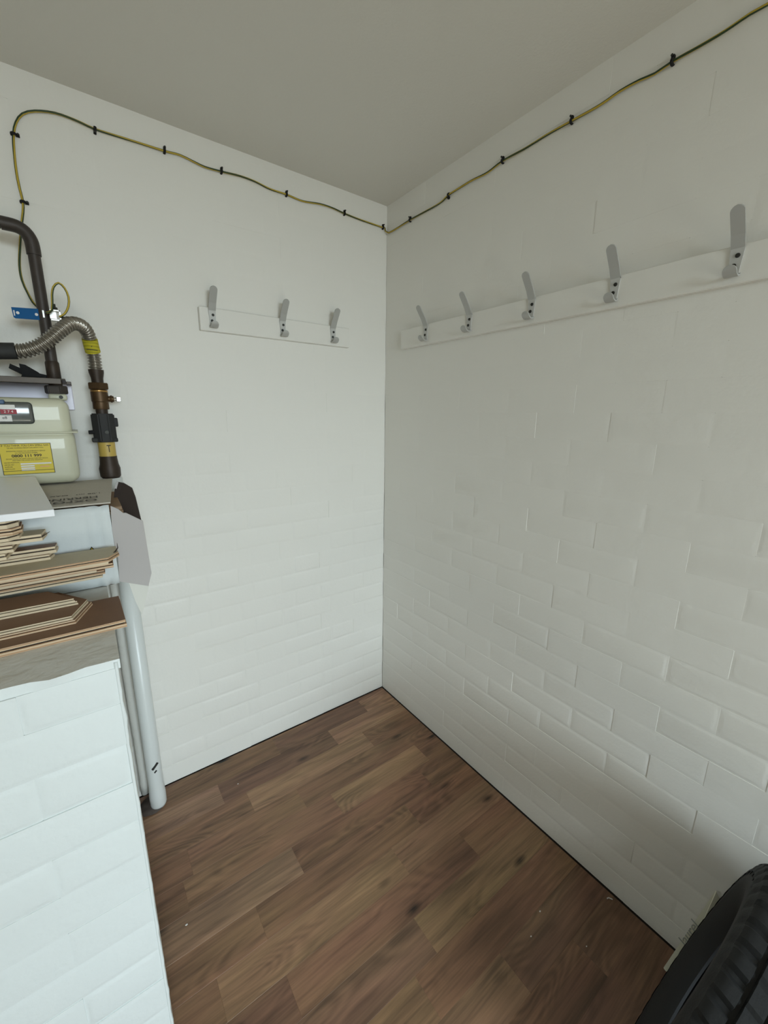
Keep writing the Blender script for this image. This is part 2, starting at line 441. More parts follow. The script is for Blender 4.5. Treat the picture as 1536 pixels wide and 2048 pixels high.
def make_hook():
    t = empty('coat_hook')
    # local: origin on the rail face at the foot of the plate, -Y out of the wall
    link('back_plate', strip_mesh([(-.0035, .054), (-.0018, .050), (-.0018, .004), (-.003, .0008)], .0235, .0032, False), M_ALU2, t, True, 30)
    arm = refine([(-.0022, .0515), (-.006, .058), (-.0155, .0745), (-.0395, .106), (-.0475, .1175)])
    link('arm', strip_mesh(arm, .0235, .0032), M_ALU, t, True, 30)
    low = [(-.0022, .0035), (-.006, .0005), (-.012, -.001), (-.018, -.0005), (-.024, .0025), (-.0285, .0075), (-.0305, .0125), (-.0312, .0165)]
    low = [Vector(p) for p in smooth2(low)]
    link('lower_hook', strip_mesh(low, .0235, .0034), M_ALU, t, True, 30)
    for z, x in ((.0385, .002), (.0200, -.002)):
        bm = nb(); sweep(bm, [(x, -.003, z), (x, -.0055, z), (x, -.0062, z)], [.0046, .004, .0022], 14)
        o = link('screw', bm, M_SCREW, t, True, 40)
    return t
def smooth2(pts):
    q = smoothpath([(0, a, b) for a, b in pts], .0012); return [(p.y, p.z) for p in q]
def copy_tree(o):
    c = o.copy(); C.objects.link(c)
    for ch in [x for x in bpy.data.objects if x.parent == o]:
        d = ch.copy(); C.objects.link(d); d.parent = c
    return c
hk = make_hook(); first = True
ordn = ['leftmost', 'middle', 'rightmost, nearest the corner']
HA = [(-.7355, 'aluminium coat hook on the short back wall rail, leftmost, farthest from the corner'),
      (-.4875, 'aluminium coat hook in the middle of the short rail on the back wall'),
      (-.2760, 'aluminium coat hook on the short back wall rail, rightmost, nearest the corner')]
HB = [(-.2865, 'aluminium coat hook on the long right wall rail, nearest the room corner'),
      (-.5090, 'aluminium coat hook on the long right wall rail, second from the corner'),
      (-.7540, 'aluminium coat hook on the long right wall rail, third and middle of five'),
      (-.9920, 'aluminium coat hook on the long right wall rail, fourth from the corner'),
      (-1.232, 'largest looking coat hook on the right wall rail, near the right edge of the photo')]
for i, (x, lb) in enumerate(HA):
    o = hk if i == 0 else copy_tree(hk)
    o.location = (x, -.018, 1.7025); o.rotation_euler.z = (0, .01, -.02)[i]; tag(o, lb, 'coat hook', 'coat hooks on the back wall rail')
for i, (y, lb) in enumerate(HB):
    o = copy_tree(hk); o.location = (-.018, y, 1.7025); o.rotation_euler.z = -PI/2+(.03, -.01, 0, .02, 0)[i]; tag(o, lb, 'coat hook', 'coat hooks on the right wall rail')

# ---------------------------------------------------------------- earth cable and clips
pa = [(78, 618), (66, 605), (55, 585), (44, 560), (39, 530), (40, 490), (43, 450), (46, 425), (46, 404), (40, 380), (33, 345), (28, 300), (27, 268), (32, 245), (45, 228), (70, 222), (110, 226),
      (150, 240), (190, 258), (240, 274), (285, 288), (329, 302), (360, 310), (385, 322), (410, 334), (443, 343), (480, 352), (510, 363), (540, 378), (573, 389), (605, 402), (640, 408), (665, 416), (689, 427), (725, 441), (766, 455)]
pb = [(820, 440), (845, 426), (880, 406), (897, 390), (925, 372), (945, 360), (975, 345), (1005, 322), (1050, 297), (1095, 269), (1143, 242), (1200, 210), (1240, 182), (1280, 160), (1310, 147), (1345, 123), (1400, 92), (1450, 62), (1500, 28), (1540, 6), (1600, -32)]
ca = [AT(x, y, 1, -.0055) for x, y in pa]; ca[0].y = -.02
cb = [AT(x, y, 0, -.0055) for x, y in pb]
mid = [Vector((-.018, -.010, ca[-1].z-.002)), Vector((-.008, -.022, cb[0].z-.003))]
loop = [AT(92, 626, 1, -.155), AT(104, 620, 1, -.150), AT(104, 590, 1, -.150), AT(107, 574, 1, -.150), AT(117, 566, 1, -.150), AT(129, 576, 1, -.150), AT(137, 594, 1, -.150), AT(137, 612, 1, -.150), AT(130, 627, 1, -.150), AT(119, 634, 1, -.150)]
cable = empty('earth_cable', (ca[0].x, 0, ca[0].z))
tag(cable, 'green and yellow striped earth cable pinned high round the back and right walls', 'cable')
def cab(name, pts, r):
    bm = nb(); sweep(bm, smoothpath(pts, .012), r, 8, True, lambda k: 1 if k in (1, 2, 5, 6) else 0, .10)
    return link(name, bm, [M_GREEN, M_YEL], None, True)
c1 = cab('run', ca+mid+cb, .0029); adopt(cable, c1)
lp = cab('earth_tail', loop, .0026)
tag(lp, 'short looped end of yellow and green cable springing from the pipe clamp', 'cable')
def make_clip():
    t = empty('cable_clip')          # local: cable along X, wall at y=0, -Y outward
    pts = [(0, -.0005, -.0052), (0, -.006, -.0052), (0, -.0092, -.0028), (0, -.0098, 0), (0, -.0092, .0028), (0, -.006, .0052), (0, -.0005, .0052)]
    bm = nb(); sweep(bm, smoothpath(pts, .002), .0019, 8); bmesh.ops.scale(bm, vec=(1.9, 1, 1), verts=bm.verts)
    link('saddle', bm, M_BLACK, t, True)
    bm = nb(); box(bm, -.0035, .0035, -.008, -.0003, .0058, .012, .001, 1); link('nail_block', bm, M_BLACK, t)
    bm = nb(); cyl(bm, (0, -.007, .009), (0, -.0115, .009), .0012, 8); cyl(bm, (0, -.0115, .009), (0, -.0125, .009), .0026, 8); link('nail', bm, M_SCREW, t)
    return t
clip = make_clip(); fst = True
CL = [((27, 268), 1, 'black cable clip at the far upper left, on the falling end of the cable'), ((46, 404), 1, 'black cable clip just above the dark pipe elbow on the back wall'),
      ((190, 258), 1, 'black cable clip on the back wall cable, first after its top left bend'), ((329, 302), 1, 'black cable clip on the back wall cable, second after its top left bend'),
      ((443, 343), 1, 'black cable clip above the leftmost back wall coat hook'), ((573, 389), 1, 'black cable clip above the middle back wall coat hook'),
      ((689, 427), 1, 'black cable clip above the rightmost back wall coat hook'), ((766, 455), 1, 'black cable clip on the back wall right beside the room corner'),
      ((820, 440), 0, 'black cable clip on the right wall, first from the room corner'), ((897, 390), 0, 'black cable clip on the right wall, second from the room corner'),
      ((1005, 322), 0, 'black cable clip on the right wall, third from the room corner'), ((1143, 242), 0, 'black cable clip on the right wall, fourth from the room corner'),
      ((1345, 123), 0, 'black cable clip on the right wall, nearest the top right edge of the photo')]
for i, ((x, y), ax, lb) in enumerate(CL):
    o = clip if i == 0 else copy_tree(clip)
    p = AT(x, y, ax, -.0055)
    if ax == 1: p.y = -.0002; o.rotation_euler = (0, PI/2 if i < 2 else .12, 0)
    else: p.x = -.0002; o.rotation_euler = (0, 0, -PI/2)
    if i in (2, 9): o.rotation_euler = (0, PI+.15, 0) if ax == 1 else (PI, 0, PI/2)
    if ax == 1 and i == 2: o.rotation_euler = (0, PI+.12, 0)
    o.location = p; tag(o, lb, 'cable clip', 'clips holding the earth cable')

# ---------------------------------------------------------------- painted pipes
RX, RY = -1.080, -.075
t = empty('riser_pipe', (RX, RY, 0)); tag(t, 'thick white painted gas pipe standing in the corner beside the low wall', 'pipe')
bm = nb(); lathe_z(bm, RX, RY, [(.0, .0235), (.01, .027), (.05, .0275), (.066, .0262), (.09, .0248), (1.226, .0248)], 28)
a = link('tube', bm, PIPEP, None, True)
bm = nb()
sweep(bm, [(RX-.006, RY-.026, .178), (RX+.012, RY-.0235, .197)], .0042, 6); sweep(bm, [(RX-.001, RY-.0268, .163), (RX+.006, RY-.0262, .169)], .0025, 6)
b = link('black_mark', bm, M_INK); b['label'] = 'black scribbled mark near the foot'
adopt(t, a, b)
bm = nb(); pts = [(-1.116+.0015*math.sin(z*9), -.030, z) for z in [0.036+.05*i for i in range(21)]]
sweep(bm, pts, [.0140+.0012*noise.noise(Vector((0, 0, p[2]*14))) for p in pts], 14)
tag(link('conduit', bm, LEDGE, None, True), 'thin grey painted pipe squeezed between the low wall and the thick white pipe', 'pipe')
# dirt/mortar patch round the pipe foot
bm = nb(); n = 22; c_ = bm.verts.new((-1.098, -.068, .004)); rg = []
for i in range(n):
    a_ = 2*PI*i/n; rr = .040+.007*noise.noise(Vector((math.cos(a_)*2, math.sin(a_)*2, 5)))
    rg.append((bm.verts.new((-1.100+.95*rr*math.cos(a_), -.066+1.05*rr*math.sin(a_)*1.05, .0032)), bm.verts.new((-1.100+rr*1.05*math.cos(a_), -.066+1.12*rr*math.sin(a_), .0002))))
for i in range(n):
    j = (i+1) % n; bm.faces.new((c_, rg[i][0], rg[j][0])); bm.faces.new((rg[i][0], rg[i][1], rg[j][1], rg[j][0]))
tag(link('mortar_patch', bm, mat('dirty_mortar', (84, 74, 68), .9, 0, .002, 60, .3, 60), None, True), kind='stuff')
bpy.data.objects['mortar_patch']['label'] = 'dark dirty mortar on the floor round the foot of the white pipe'; bpy.data.objects['mortar_patch']['category'] = 'mortar'

# ---------------------------------------------------------------- gas valve assembly on the riser
t = empty('gas_valve', (RX, RY, 1.227)); tag(t, 'brown and black metal gas valve fittings on top of the white pipe', 'valve')
VX = RX-.004
def vp(name, prof, m, seg=24, sm=30): bm = nb(); lathe_z(bm, VX, RY, prof, seg); o = link(name, bm, m, None, True, sm); adopt(t, o); return o
vp('pipe_socket', [(1.226, .022), (1.232, .0265), (1.255, .0275), (1.268, .024), (1.285, .0225), (1.292, .0225)], M_PIPE2)
vp('aged_label', [(1.290, .0205), (1.291, .0217), (1.333, .0217), (1.334, .0205)], M_TAPE2)
text_mesh('label_print', 'T', .030, M_INK, t, Matrix.Translation((VX+.004, RY-.0222, 1.314)) @ FRONT, sx=.6)
bm = nb(); bmesh.ops.create_cone(bm, segments=8, radius1=.031, radius2=.031, depth=.082, cap_ends=True); bmesh.ops.rotate(bm, matrix=Matrix.Rotation(PI/8, 3, 'Z'), verts=bm.verts); bmesh.ops.translate(bm, vec=(VX, RY, 1.375), verts=bm.verts)
bmesh.ops.bevel(bm, geom=[e for e in bm.edges], offset=.003, segments=2, affect='EDGES')
box(bm, VX+.022, VX+.036, RY-.012, RY+.012, 1.378, 1.404, .003, 2)
box(bm, VX-.034, VX+.030, RY-.02, RY+.02, 1.334, 1.346, .003, 2)
g_ = link('valve_body', bm, M_GOV, None, True, 35); adopt(t, g_)
bm = nb(); cyl(bm, (VX+.004, RY-.028, 1.363), (VX+.004, RY-.0335, 1.363), .0052, 14); s1 = link('screw', bm, M_SCREW, g_)
bm = nb(); cyl(bm, (VX-.026, RY-.012, 1.363), (VX-.039, RY-.014, 1.363), .0055, 12); s2 = link('screw', bm, M_BLACK, g_)
for s_ in (s1, s2): s_.matrix_parent_inverse = Matrix.Identity(4)
vp('lower_neck', [(1.414, .015), (1.432, .0155)], M_PIPE2)
vp('brass_body', [(1.428, .0195), (1.431, .0205), (1.448, .020), (1.450, .0215), (1.476, .0215), (1.479, .018)], M_BRASS)
vp('bright_ring', [(1.476, .0205), (1.478, .0216), (1.481, .0216), (1.483, .019)], M_BRASS2)
bm = nb(); bmesh.ops.create_cone(bm, segments=6, radius1=.027, radius2=.027, depth=.018, cap_ends=True); bmesh.ops.translate(bm, vec=(VX, RY, 1.493), verts=bm.verts); bmesh.ops.bevel(bm, geom=list(bm.edges), offset=.0015, segments=2, affect='EDGES')
o = link('hex_nut', bm, M_BRASS, None, True, 30); adopt(t, o)
bm = nb(); cyl(bm, (VX+.018, RY, 1.458), (VX+.034, RY-.001, 1.458), .0085, 14); cyl(bm, (VX+.026, RY, 1.458), (VX+.030, RY-.001, 1.458), .0105, 12)
o = link('test_point', bm, M_BRASS, None, True, 30); adopt(t, o)
bm = nb(); cyl(bm, (VX+.034, RY-.001, 1.458), (VX+.042, RY-.001, 1.458), .005, 12); box(bm, VX+.040, VX+.051, RY-.008, RY+.006, 1.451, 1.4645, .001, 1)
o = link('test_screw', bm, M_CHROME, None); adopt(t, o)

# corrugated hose
t = empty('flexible_gas_hose', (VX, RY, 1.50)); tag(t, 'corrugated steel gas hose arching from the valve past the dark pipe', 'hose')
vp2 = [(1.500, .0145), (1.515, .0150), (1.530, .0185), (1.538, .0190)]
bm = nb(); lathe_z(bm, VX, RY, vp2, 20); o = link('end_sleeve', bm, M_PIPE2, None, True, 40); adopt(t, o)
hp = [Vector((VX, RY, 1.536)), Vector((VX, RY, 1.575)), AT(182, 690, 1, -.085), AT(176, 668, 1, -.10), AT(164, 652, 1, -.12), AT(143, 647, 1, -.145), AT(122, 660, 1, -.162), AT(100, 678, 1, -.170), AT(78, 692, 1, -.170), AT(52, 701, 1, -.165), AT(30, 702, 1, -.16)]
path = smoothpath(hp, .0011); L_ = 0; rr = []; PITCH = .0082
for i, p in enumerate(path):
    if i: L_ += (p-path[i-1]).length
    rr.append(.0122+.0054*(.5+.5*math.cos(2*PI*L_/PITCH))**.7)
bm = nb(); sweep(bm, path, rr, 16); o = link('corrugated_tube', bm, M_STEEL, None, True); adopt(t, o)
bm = nb(); sweep(bm, smoothpath([AT(32, 702, 1, -.16), AT(10, 702, 1, -.16), AT(-40, 702, 1, -.165), AT(-90, 706, 1, -.17)], .02), .0192, 18); o = link('black_sleeve', bm, M_GOV, None, True, 40); adopt(t, o)
seg_ = [p for p in path if 1.585 < p.z < 1.618 and p.x > -1.105]
k0, k1 = path.index(seg_[0]), path.index(seg_[-1])
bm = nb(); q = [path[k0], path[(k0+k1)//2], path[k1]]; sweep(bm, q, .0186, 20); o = link('yellow_tape', bm, M_TAPE, None, True, 40); adopt(t, o)
mt = path[(k0+k1)//2]
text_mesh('tape_print', 'T', .024, M_INK, t, Matrix.Translation((mt.x, mt.y-.0192, mt.z+.002)) @ FRONT, sx=.7)
bm = nb(); box(bm, mt.x-.013, mt.x+.013, mt.y-.0192, mt.y-.0175, mt.z-.0135, mt.z-.012); o = link('tape_line', bm, M_INK); adopt(t, o)

# dark gas pipe with elbow
PX, PY = -1.1805, -.12
t = empty('gas_pipe', (PX, PY, 1.47)); tag(t, 'dark iron gas pipe rising from the meter and bending left at an elbow', 'pipe')
bm = nb(); cyl(bm, (PX, PY, 1.478), (PX, PY, 1.80), .0128, 20); cyl(bm, (PX-.055, PY, 1.859), (-1.75, PY, 1.862), .0128, 20); o = link('tube', bm, M_PIPE, None, True, 40); adopt(t, o)
el = [(PX, PY, 1.80), (PX, PY, 1.818), (PX-.002, PY, 1.835), (PX-.010, PY, 1.850), (PX-.024, PY, 1.858), (PX-.042, PY, 1.8595), (PX-.054, PY, 1.8595)]
bm = nb(); sweep(bm, smoothpath(el, .005), .0150, 20); o = link('elbow', bm, M_PIPE, None, True, 40); adopt(t, o)
bm = nb(); lathe_z(bm, PX, PY, [(1.500, .0135), (1.503, .0152), (1.545, .0152), (1.549, .0135)], 20); o = link('coupling', bm, M_PIPE2, None, True, 40); adopt(t, o)
bm = nb(); lathe_z(bm, PX, PY, [(1.472, .014), (1.4995, .016)], 20); o = link('neck', bm, M_PIPE2, None, True, 40); adopt(t, o)

# earth clamp
CZ = 1.662
t = empty('earth_clamp', (PX, PY, CZ)); tag(t, 'zinc earthing clamp strapped round the dark gas pipe', 'clamp')
bm = nb(); lathe_z(bm, PX, PY, [(CZ-.0085, .0130), (CZ-.0085, .0142), (CZ+.0085, .0142), (CZ+.0085, .0130)], 24)
box(bm, PX-.002, PX+.0015, PY-.0158, PY-.012, CZ-.0085, CZ+.0085)
o = link('strap', bm, M_CHROME, None, True, 40); adopt(t, o)
bm = nb(); x0 = PX+.014
box(bm, x0, x0+.021, PY-.026, PY-.010, CZ+.0085, CZ+.0115); box(bm, x0, x0+.021, PY-.026, PY-.010, CZ-.0145, CZ-.0115); box(bm, x0+.018, x0+.021, PY-.026, PY-.010, CZ-.0145, CZ+.0115)
box(bm, x0-.002, x0+.012, PY-.014, PY+.002, CZ-.0085, CZ+.0085)
o = link('bracket', bm, M_CHROME); adopt(t, o)
bm = nb(); cyl(bm, (x0+.019, PY-.018, CZ-.004), (x0+.034, PY-.018, CZ-.004), .0028, 10); box(bm, x0+.031, x0+.035, PY-.022, PY-.014, CZ-.008, CZ, .001, 1)
cyl(bm, (x0+.010, PY-.020, CZ+.0115), (x0+.010, PY-.020, CZ+.026), .0034, 10); cyl(bm, (x0+.010, PY-.020, CZ+.013), (x0+.010, PY-.020, CZ+.018), .0065, 8)
o = link('screw', bm, M_SCREW); adopt(t, o)
# blue tag
q = [AT(22, 614, 1, -.128), AT(81, 618, 1, -.128), AT(81, 640, 1, -.128), AT(31, 636.5, 1, -.128), AT(27, 634, 1, -.128)]
t = empty('warning_tag', (q[3].x, q[3].y, q[3].z)); tag(t, 'blue plastic warning tag hanging left from the pipe clamp', 'tag')
bm = nb(); prism(bm, q, (0, .0018, 0), 0, 0); o = link('tag_plate', bm, M_BLUE); adopt(t, o)
for (x, y) in ((35.5, 625.5), (73, 629)):
    c = AT(x, y, 1, -.1285); bm = nb(); cyl(bm, c+Vector((0, .0003, 0)), c-Vector((0, .0006, 0)), .0034, 14); o = link('eyelet', bm, M_WHITE); adopt(t, o)
c = AT(28.5, 626, 1, -.1285); bm = nb(); box(bm, c.x-.0012, c.x+.0012, c.y-.0004, c.y+.0003, c.z-.006, c.z+.0065); o = link('print_bar', bm, M_WHITE); adopt(t, o)

# ---------------------------------------------------------------- meter bracket, backing, meter
bm = nb(); box(bm, -1.60, -1.157, -.185, -.004, 1.4995, 1.5025, .001, 1); box(bm, -1.60, -1.166, -.187, -.1835, 1.4885, 1.5025, .001, 1)
box(bm, -1.157, -1.146, -.11, -.004, 1.493, 1.500, .001, 1)
t = tag(link('meter_bracket', bm, mat('bracket_steel', (74, 66, 58), .45, .4, 0, 60, .3, 30)), 'thin dark steel bracket shelf on the back wall above the gas meter', 'bracket')
bm = nb(); y = -.11
prism(bm, [(-1.270, y, 1.527), (-1.266, y, 1.538), (-1.238, y, 1.524), (-1.190, y, 1.513), (-1.190, y, 1.5035), (-1.250, y, 1.5035), (-1.246, y, 1.513)], (0, .03, 0), 0, 0)
prism(bm, [(-1.247, y-.004, 1.517), (-1.248, y-.004, 1.539), (-1.236, y-.004, 1.537), (-1.212, y-.004, 1.520), (-1.205, y-.004, 1.510), (-1.235, y-.004, 1.508)], (0, .012, 0), 0, 0)
tag(link('plastic_clip_bundle', bm, M_BLACK), 'black plastic clips lying on the bracket above the gas meter', 'clips')
bm = nb(); box(bm, -1.60, -1.1465, -.016, -.006, 1.425, 1.497, .002, 1)
tag(link('backing_sheet', bm, M_GLUE), 'glossy pale lilac backing sheet on the wall behind the meter top', 'sheet')

t = empty('gas_meter', (-1.30, -.13, 1.236)); tag(t, 'cream steel gas meter with yellow warning label under the bracket', 'gas meter')
def rbox(x0, x1, y0, y1, z0, z1, r, seg=5):
    bm = nb(); box(bm, x0, x1, y0, y1, z0, z1, r, seg); return bm
MXL, MXR = -1.48, -1.157
o = link('upper_case', rbox(MXL, MXR-.003, -.207, -.045, 1.340, 1.4530, .022), M_METER, None, True, 60); adopt(t, o); upc = o
o = link('lower_case', rbox(MXL, MXR, -.210, -.042, 1.2365, 1.3745, .024), M_METER, None, True, 60); adopt(t, o)
bm = nb(); box(bm, MXL-.006, MXR+.009, -.217, -.037, 1.3662, 1.3700, .0016, 2)
# rounded plan corners of the seam
o = link('seam_flange', bm, M_METER, None, True, 60); adopt(t, o)
bm = nb(); box(bm, PX-.019, PX+.021, PY-.019, PY+.019, 1.449, 1.4665, .006, 3); o = link('inlet_boss', bm, M_METER, None, True, 50); adopt(t, o)
bm = nb(); cyl(bm, (PX+.008, PY-.018, 1.4575), (PX+.008, PY-.0225, 1.4575), .0045, 14); o = link('boss_screw', bm, M_SCREW, None); adopt(t, o)
bm = nb(); bmesh.ops.create_cone(bm, segments=6, radius1=.026, radius2=.026, depth=.021, cap_ends=True); bmesh.ops.rotate(bm, matrix=Matrix.Rotation(.35, 3, 'Z'), verts=bm.verts); bmesh.ops.translate(bm, vec=(PX, PY, 1.4765), verts=bm.verts)
bmesh.ops.bevel(bm, geom=list(bm.edges), offset=.002, segments=2, affect='EDGES'); o = link('union_nut', bm, M_PIPE, None, True, 30); adopt(t, o)
# index window
FY = -.2075
bm = nb(); box(bm, -1.375, -1.2305, FY-.0065, FY+.004, 1.3895, 1.4415, .008, 3); wi = link('index_window', bm, M_LENS, None, True, 50); adopt(t, wi)
def ch(name, bm, m, par):
    o = link(name, bm, m); o.parent = par; o.matrix_parent_inverse = Matrix.Identity(4); return o
bm = nb(); box(bm, -1.37, -1.263, FY-.0072, FY-.006, 1.4245, 1.4345); ch('index_strip', bm, M_WHITE, wi)
bm = nb(); box(bm, -1.37, -1.291, FY-.0072, FY-.006, 1.4145, 1.4240); ch('index_digits', bm, M_INK, wi)
bm = nb(); box(bm, -1.2905, -1.261, FY-.0072, FY-.006, 1.4130, 1.4240); ch('index_decimals', bm, M_RED, wi)
bm = nb(); box(bm, -1.37, -1.272, FY-.0072, FY-.006, 1.3955, 1.4100); ch('index_plate', bm, M_WHITE, wi)
bm = nb(); box(bm, -1.375, -1.280, FY-.012, FY+.002, 1.4360, 1.4460, .002, 1); bl = link('blue_tab', bm, mat('faded_blue', (72, 96, 128), .5)); adopt(t, bl)
def txt(s, size, x, z, y, m, par, sx=1, bold=0, al='CENTER', nm='print', obj_par=True):
    o = text_mesh(nm, s, size, m, None, Matrix.Translation((x, y, z)) @ FRONT, al, sx, .00015, bold)
    if par is not None: o.parent = par; o.matrix_parent_inverse = Matrix.Identity(4)
    return o
txt('m³', .009, -1.296, 1.4290, FY-.0074, M_INK, wi, nm='index_print'); txt('2 7 4', .0085, -1.276, 1.4185, FY-.0074, M_WHITE, wi, nm='index_print')
txt('0 5', .0085, -1.303, 1.4185, FY-.0074, M_WHITE, wi, nm='index_print'); txt('e8', .009, -1.285, 1.4040, FY-.0074, M_INK, wi, nm='index_print')
# yellow warning label
LX0, LX1, LZ0, LZ1 = -1.3075, -1.208, 1.2665, 1.3425; LY = -.2112
bm = nb(); box(bm, LX0, LX1, LY, LY+.002, LZ0, LZ1); yl = link('warning_label', bm, M_YLAB); adopt(t, yl); yl['label'] = 'yellow printed gas emergency label'
bm = nb(); b_ = .0011; e_ = .0003
for (x0, x1, z0, z1) in ((LX0, LX1, LZ1-b_, LZ1), (LX0, LX1, LZ0, LZ0+b_), (LX0, LX0+b_, LZ0, LZ1), (LX1-b_, LX1, LZ0, LZ1), (LX0, LX1, LZ0+.0085, LZ0+.0095)): box(bm, x0, x1, LY-e_, LY+.001, z0, z1)
ch('border', bm, M_INK, yl)
cx = (LX0+LX1)/2
txt('IF YOU THINK YOU CAN SMELL GAS', .0064, cx, LZ1-.0052, LY-.0002, M_INK, yl, .86)
txt('OR ARE WORRIED ABOUT GAS SAFETY CALL', .0036, cx, LZ1-.0110, LY-.0002, M_INK, yl, .95)
txt('IMMEDIATELY PHONE THE GAS EMERGENCY SERVICE', .0036, cx, LZ1-.0190, LY-.0002, M_INK, yl, .86)
txt('ON THE FOLLOWING NUMBER', .0034, cx, LZ1-.0235, LY-.0002, M_INK, yl, .9)
txt('0800 111 999', .0092, cx, LZ1-.0305, LY-.0002, M_INK, yl, 1.12, .0002)
txt('DO NOT SMOKE OR LIGHT A MATCH TURN OFF THE GAS', .0036, cx, LZ1-.0375, LY-.0002, M_INK, yl, .84)
txt('AND OPEN THE DOORS AND WINDOWS', .0034, cx, LZ1-.0415, LY-.0002, M_INK, yl, .9)
for i, s_ in enumerate(('METER POSITION', 'METER NO', 'SUPPLIER', 'INSTALLED')): txt(s_, .0036, LX0+.005, LZ1-.0465-.0051*i, LY-.0002, M_INK, yl, 1, 0, 'LEFT')
bm = nb()
for (x0, x1, zc) in ((.035, .096, .0505), (.035, .062, .0560), (.035, .062, .0612), (.035, .062, .0660)): box(bm, LX0+x0, LX0+x1-.001, LY-.0002, LY+.001, LZ1-zc-.0017, LZ1-zc+.0017)
ch('blank_boxes', bm, M_WHITE, yl)
bm = nb(); box(bm, LX0+.072, LX0+.090, LY-.0002, LY+.001, LZ1-.0598, LZ1-.0575); ch('pink_box', bm, mat('pink_patch', (224, 160, 120), .5), yl)

# ---------------------------------------------------------------- cardboard box with open end
t = empty('cardboard_box', (-1.35, -.33, ZT)); tag(t, 'torn white cardboard box lying on the ledge with its end flaps open', 'cardboard box')
BX0, BX1, BY0, BY1, BZ = -1.62, -1.113, -.500, -.165, 1.2235; T_ = .003
def bp(name, bm, m, sm=False): o = link(name, bm, m, None, sm); adopt(t, o); return o
# front face, slightly crumpled near its right end
bm = nb(); nxx, nzz = 60, 10; G = []
for i in range(nxx+1):
    x = BX0+(BX1-BX0)*i/nxx; row = []
    for k in range(nzz+1):
        z = ZT+.002+(BZ-ZT-.004)*k/nzz
        c_ = max(0, 1-abs(x+1.138)/.035)
        y = BY0+c_*(.004*math.sin((x+1.17)*300+z*20)+.002*noise.noise(Vector((x*60, z*30, 0))))
        zz = z + (c_*.004*noise.noise(Vector((x*90, 0, 7))) if k == nzz else 0)
        row.append((bm.verts.new((x, y, zz)), bm.verts.new((x, y+T_, zz))))
    G.append(row)
for i in range(nxx):
    for k in range(nzz):
        bm.faces.new((G[i][k][0], G[i+1][k][0], G[i+1][k+1][0], G[i][k+1][0])); bm.faces.new((G[i][k][1], G[i][k+1][1], G[i+1][k+1][1], G[i+1][k][1]))
for i in range(nxx):
    for k in (0, nzz): bm.faces.new((G[i][k][0], G[i][k][1], G[i+1][k][1], G[i+1][k][0]))
bmesh.ops.recalc_face_normals(bm, faces=bm.faces); bp('front_panel', bm, M_CARDW, True)
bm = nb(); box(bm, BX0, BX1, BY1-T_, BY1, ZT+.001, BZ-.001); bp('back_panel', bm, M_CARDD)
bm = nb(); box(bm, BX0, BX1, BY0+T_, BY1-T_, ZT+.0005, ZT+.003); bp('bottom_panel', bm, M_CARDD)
bm = nb(); n = 24; rowA = []
for i in range(n+1):
    f = i/n; x = BX0+(BX1+.004-BX0)*f; rag = .0025*noise.noise(Vector((x*70, 0, 1))) if x > -1.19 else 0
    rowA.append([bm.verts.new((x, BY0+.001+rag, BZ+.001)), bm.verts.new((x+.024*f, BY1+.012, BZ+.0035+.004*f)), bm.verts.new((x, BY0+.001+rag, BZ+.004)), bm.verts.new((x+.024*f, BY1+.012, BZ+.0065+.004*f))])
for i in range(n):
    a, b = rowA[i], rowA[i+1]
    for q in ((0, 1), (1, 3), (3, 2), (2, 0)): bm.faces.new((a[q[0]], a[q[1]], b[q[1]], b[q[0]]))
bm.faces.new((rowA[0][0], rowA[0][2], rowA[0][3], rowA[0][1])); bm.faces.new((rowA[-1][0], rowA[-1][1], rowA[-1][3], rowA[-1][2]))
bmesh.ops.recalc_face_normals(bm, faces=bm.faces); tf = bp('top_panel', bm, M_CARD)
def toptext(s, x, y, size, sx): # print upside down for the viewer, on the top face
    mw = Matrix.Translation((x, y, BZ+.0048+.0028*(y-BY0)/.33+.0012)) @ Matrix.Rotation(PI, 4, 'Z')
    o = text_mesh('box_print', s, size, mat('box_ink', (84, 80, 74), .8), None, mw, 'LEFT', sx, .0001, .0003); adopt(t, o); o.parent = tf; o.matrix_parent_inverse = Matrix.Identity(4)
toptext('OXFORD', -1.131, -.462, .036, .78); toptext('HERRINGBONE', -1.128, -.425, .034, .72)
txl = text_mesh('box_print', '1.08 m²   OAK', .018, bpy.data.materials['box_ink'], None, Matrix.Translation((-1.12, -.375, BZ+.0068)) @ Matrix.Rotation(PI, 4, 'Z'), 'LEFT', .9, .0001); txl.parent = tf; txl.matrix_parent_inverse = Matrix.Identity(4)
# open end flaps
y = BY0+.0005
def flat(name, pix, yy, th, m, tilt=0):
    pts = [AT(px, py, 1, yy) for px, py in pix]
    bm = nb(); prism(bm, pts, (0, th, 0), 0, 0); return bp(name, bm, m)
fl1 = flat('end_flap', [(221, 1012), (236, 1018), (246, 1026), (252, 1026), (286, 1042), (303, 1146), (297, 1172), (239, 1163), (236, 1115), (231, 1100), (224, 1060)], y-.001, .0035, M_CARDP)
fl2 = flat('torn_flap', [(258, 1166), (298, 1170), (284, 1230), (270, 1200)], y+.003, .002, mat('paper_torn', (214, 214, 206), .7))
